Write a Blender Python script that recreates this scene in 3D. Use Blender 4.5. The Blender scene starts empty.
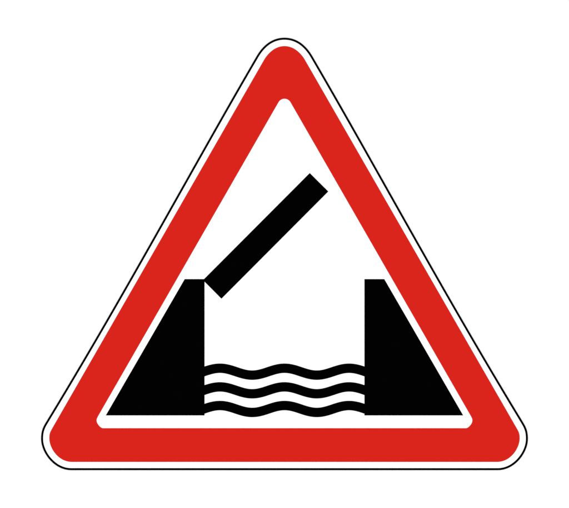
import bpy, bmesh, math

scene = bpy.context.scene

# ------------------------------------------------------------------ measures
# The sign is a 1.2 m wide triangular plate fixed flat to a white wall.
# Its drawing is measured in units u (photograph pixels), 487 u = 1.2 m.
U = 1.2 / 487.0
CX, CY = 284.5, 254.0          # drawing point straight in front of the camera
Z0 = 1.5                       # height of that point above the floor level
FACE = 0.0012                  # thickness of the plate
FILM = 0.0003                  # film stands this proud of the plate

def P(x, y):
    return ((x - CX) * U, Z0 + (CY - y) * U)

# ------------------------------------------------------------------ camera
cam = bpy.data.cameras.new('camera')
cam.sensor_width = 36.0
cam.lens = 85.0
cam.clip_end = 200.0
co = bpy.data.objects.new('camera', cam)
scene.collection.objects.link(co)
dist = 569.0 * U * cam.lens / cam.sensor_width
co.location = (0.0, -dist - FACE, Z0)
co.rotation_euler = (math.radians(90), 0, 0)
scene.camera = co

# ------------------------------------------------------------------ light
# even, shadowless white surroundings (light tent)
w = bpy.data.worlds.new('World')
scene.world = w
w.use_nodes = True
bg = w.node_tree.nodes['Background']
bg.inputs['Color'].default_value = (1, 1, 1, 1)
LIGHT = 1.23
bg.inputs['Strength'].default_value = LIGHT

vs = scene.view_settings
vs.view_transform = 'Standard'
vs.look = 'None'
vs.exposure = 0.0
vs.gamma = 1.0
vs.use_curve_mapping = False

# ------------------------------------------------------------------ materials
def material(name, col, rough, spec, var=0.02, scale=60.0, bump=0.0):
    """Procedural coat: base colour with a faint uneven tone and fine relief."""
    m = bpy.data.materials.new(name)
    m.use_nodes = True
    nt = m.node_tree
    b = nt.nodes['Principled BSDF']
    tc = nt.nodes.new('ShaderNodeTexCoord')
    nz = nt.nodes.new('ShaderNodeTexNoise')
    nz.inputs['Scale'].default_value = scale
    nz.inputs['Detail'].default_value = 4.0
    nt.links.new(tc.outputs['Object'], nz.inputs['Vector'])
    mx = nt.nodes.new('ShaderNodeMix')
    mx.data_type = 'RGBA'
    mx.inputs['A'].default_value = (*[c * (1 - var) for c in col], 1)
    mx.inputs['B'].default_value = (*[min(1, c * (1 + var)) for c in col], 1)
    nt.links.new(nz.outputs['Fac'], mx.inputs['Factor'])
    nt.links.new(mx.outputs['Result'], b.inputs['Base Color'])
    b.inputs['Roughness'].default_value = rough
    b.inputs['Specular IOR Level'].default_value = spec
    if bump:
        bp = nt.nodes.new('ShaderNodeBump')
        bp.inputs['Strength'].default_value = bump
        bp.inputs['Distance'].default_value = 0.0002
        nt.links.new(nz.outputs['Fac'], bp.inputs['Height'])
        nt.links.new(bp.outputs['Normal'], b.inputs['Normal'])
    return m

M_WALL = material('white_wall_paint', (0.86, 0.86, 0.86), 0.9, 0.2, 0.01, 25.0, 0.05)
M_WHITE = material('white_film', (0.86, 0.86, 0.86), 0.5, 0.2, 0.005, 90.0)
RED = (0.7011, 0.0185, 0.0123)           # linear value of the sign red
M_RED = material('red_film', tuple(c / LIGHT - 0.0012 for c in RED), 0.6, 0.015, 0.006, 40.0)
M_BLACK = material('black_film', (0.0004, 0.0004, 0.0004), 0.9, 0.004, 0.2, 40.0)

# ------------------------------------------------------------------ mesh tools
def link(name, bm, mat, parent=None):
    bmesh.ops.recalc_face_normals(bm, faces=bm.faces[:])
    me = bpy.data.meshes.new(name)
    bm.to_mesh(me)
    bm.free()
    me.materials.append(mat)
    o = bpy.data.objects.new(name, me)
    scene.collection.objects.link(o)
    if parent:
        o.parent = parent
    return o

def slab(outline, back, front, local=(0, 0, 0)):
    """solid between y=-back and y=-front from a closed outline in drawing units"""
    bm = bmesh.new()
    ox, oy, oz = local
    pts = [P(*p) for p in outline]
    f = [bm.verts.new((x - ox, -front - oy, z - oz)) for x, z in pts]
    b = [bm.verts.new((x - ox, -back - oy, z - oz)) for x, z in pts]
    bm.faces.new(f)
    bm.faces.new(b[::-1])
    n = len(pts)
    for i in range(n):
        j = (i + 1) % n
        bm.faces.new((f[i], b[i], b[j], f[j]))
    return bm

def ring(outer, inner, back, front, local=(0, 0, 0), bev=0.0):
    """solid frame between two outlines of equal point count"""
    bm = bmesh.new()
    ox, oy, oz = local
    def loop(o, y):
        return [bm.verts.new((P(*p)[0] - ox, -y - oy, P(*p)[1] - oz)) for p in o]
    of, ob = loop(outer, front), loop(outer, back)
    nf, nb = loop(inner, front), loop(inner, back)
    n = len(outer)
    for i in range(n):
        j = (i + 1) % n
        bm.faces.new((of[i], of[j], nf[j], nf[i]))
        bm.faces.new((ob[i], ob[j], nb[j], nb[i]))
        bm.faces.new((of[i], of[j], ob[j], ob[i]))
        bm.faces.new((nf[i], nf[j], nb[j], nb[i]))
    return bm

def arc(c, r, a0, a1, n):
    return [(c[0] + r * math.cos(math.radians(a0 + (a1 - a0) * i / n)),
             c[1] - r * math.sin(math.radians(a0 + (a1 - a0) * i / n))) for i in range(n + 1)]

SIDE = math.degrees(math.atan2(372.5, 213.5))          # slope of the long sides
NS = 24                                                # samples on each curved stretch

def bezier(p0, p1, p2, p3, n):
    """n points from p0 up to, without, p3, each with its unit normal to the left of travel"""
    o = []
    for i in range(n):
        t = i / n
        q = 1 - t
        x, y = (q**3 * p0[d] + 3*q*q*t * p1[d] + 3*q*t*t * p2[d] + t**3 * p3[d] for d in (0, 1))
        dx, dy = (q*q*(p1[d]-p0[d]) + 2*q*t*(p2[d]-p1[d]) + t*t*(p3[d]-p2[d]) for d in (0, 1))
        l = math.hypot(dx, dy)
        o.append((x, y, dy / l, -dx / l))
    return o

def both_halves(left):
    """left half from the apex down to the foot, then its mirror back up"""
    left[0] = (CX, left[0][1])
    return left + [(2 * CX - x, y) for x, y in reversed(left[1:])]

# left half of the sign's edge line: top corner, slightly hollow side, two stretches of the lower corner
EDGE = [((284.5, 38.78), (272.24, 38.78), (263.44, 46.54), (257.5, 56.69)),
        ((257.5, 56.69), (195.1, 163.37), (127.31, 290.48), (46.7, 422.9)),
        ((46.7, 422.9), (43.09, 428.81), (42.1, 432.6), (42.1, 438.89)),
        ((42.1, 438.89), (42.1, 452.2), (54.83, 469.1), (71.13, 469.1))]
# the same for the outside of the red band, whose side is straight
BAND = [((284.5, 46.3), (274.28, 46.3), (267.26, 54.61), (263.95, 60.38)),
        ((53.19, 426.9), (50.13, 432.22), (49.5, 433.34), (49.5, 438.5)),
        ((49.5, 438.5), (49.5, 447.49), (57.99, 461.7), (71.94, 461.7))]

def outline(segs, off):
    """closed outline moved outwards by off (to the right of the downward travel is inside)"""
    left = []
    for sg in segs:
        left += bezier(*sg, NS)
    end = segs[-1][3]
    left.append((end[0], end[1], 0.0, -1.0))
    # travel runs over the top to the left and down: outside is -normal where it points inwards
    pts = []
    for x, y, nx, ny in left:
        inward = (nx * (CX - x) + ny * (300.0 - y)) > 0
        sgn = -1 if inward else 1
        pts.append((x + sgn * nx * off, y + sgn * ny * off))
    return both_halves(pts)

def spline(pts, n):
    """Catmull-Rom through pts, n+1 evenly stepped samples"""
    q = [pts[0]] + list(pts) + [pts[-1]]
    out = []
    m = len(pts) - 1
    for k in range(n + 1):
        t = k / n * m
        i = min(int(t), m - 1)
        t -= i
        p0, p1, p2, p3 = q[i], q[i + 1], q[i + 2], q[i + 3]
        out.append(tuple(0.5 * (2 * p1[d] + (p2[d] - p0[d]) * t
                   + (2 * p0[d] - 5 * p1[d] + 4 * p2[d] - p3[d]) * t * t
                   + (3 * p1[d] - p0[d] - 3 * p2[d] + p3[d]) * t ** 3) for d in (0, 1)))
    return out

def hole_outline():
    """white opening of the red band: round top, blunt lower corners; as many points as BAND"""
    left = arc((284.5, 105.7), 6.9, 90, 90 + SIDE, NS - 1)
    corner = [(97.95, 416.3), (96.95, 418.5), (96.6, 420.5), (97.2, 423.0),
              (98.6, 425.1), (100.0, 426.6), (101.35, 427.65), (102.7, 428.1), (104.2, 428.15)]
    left += spline(corner, 2 * NS)
    return both_halves(left)

# ------------------------------------------------------------------ setting
bm = bmesh.new()
bmesh.ops.create_cube(bm, size=1.0)
bmesh.ops.scale(bm, vec=(9.0, 0.12, 6.0), verts=bm.verts)
bmesh.ops.translate(bm, vec=(0, 0.06, Z0), verts=bm.verts)
wall = link('wall', bm, M_WALL)
wall['kind'] = 'structure'
wall['label'] = 'plain bright white wall behind the triangular sign'

# ------------------------------------------------------------------ the sign
base_x, base_z = P(284.5, 470.1)
BASE = (base_x, 0.0, base_z)
sign = bpy.data.objects.new('road_sign', None)
scene.collection.objects.link(sign)
sign.location = BASE
sign.empty_display_size = 0.2
sign['label'] = 'red-bordered white triangular warning sign with a black raised drawbridge over water'
sign['category'] = 'road sign'

HALF = 1.0                                            # half the width of the black edge line
OUT, IN = outline(EDGE, HALF), outline(EDGE, -HALF)

link('plate', slab(IN, 0.0, FACE, BASE), M_WHITE, sign)
e = link('edge_trim', ring(OUT, IN, 0.0, FACE + FILM, BASE), M_BLACK, sign)
e['label'] = 'thin black line around the edge of the sign'
r = link('red_border', ring(outline(BAND, 0.15), hole_outline(),
         FACE - FILM, FACE + FILM, BASE), M_RED, sign)
r['label'] = 'broad red band with rounded corners'

def film(name, outline, label, proud=FILM):
    o = link(name, slab(outline, FACE - FILM, FACE + proud, BASE), M_BLACK, sign)
    o['label'] = label
    return o

XL, XR = 204.55, 364.45
YT, YB = 279.1, 415.35
film('bridge_pier', [(184.7, YT), (XL, YT), (XL, YB), (105.8, YB)],
     'black sloping bank at the left, touching the raised deck')
film('bridge_pier', [(XR, YT), (384.3, YT), (463.2, YB), (XR, YB)],
     'black sloping bank at the right, standing clear of the deck')
film('bridge_deck', [(203.0, 280.1), (309.75, 173.05), (328.3, 191.5), (221.45, 298.7)],
     'black bridge deck raised at a slant', FILM + 0.0001)

def wave(yc, half=4.72, amp=3.45, period=64.6, n=120):
    """stroke of even width along a sine, cut off square at the two banks"""
    k = 2 * math.pi / period
    up, lo = [], []
    for i in range(n + 1):
        x = XL - 3 + (XR - XL + 6) * i / n
        y = yc - amp * math.cos(k * (x - CX))
        d = amp * k * math.sin(k * (x - CX))
        l = math.hypot(1, d)
        up.append((x + d / l * half, y - half / l))
        lo.append((x - d / l * half, y + half / l))
    def cut(s):
        res = []
        for a, b in zip(s, s[1:]):
            for X in (XL, XR):
                if (a[0] - X) * (b[0] - X) < 0:
                    t = (X - a[0]) / (b[0] - a[0])
                    res.append((X, a[1] + (b[1] - a[1]) * t))
            if XL < b[0] < XR:
                res.append(b)
        return sorted(res)
    return cut(up) + cut(lo)[::-1]

for yc, which in ((371.65, 'uppermost'), (390.3, 'middle'), (408.95, 'lowest')):
    film('water_wave', wave(yc), which + ' of three black wavy water lines')
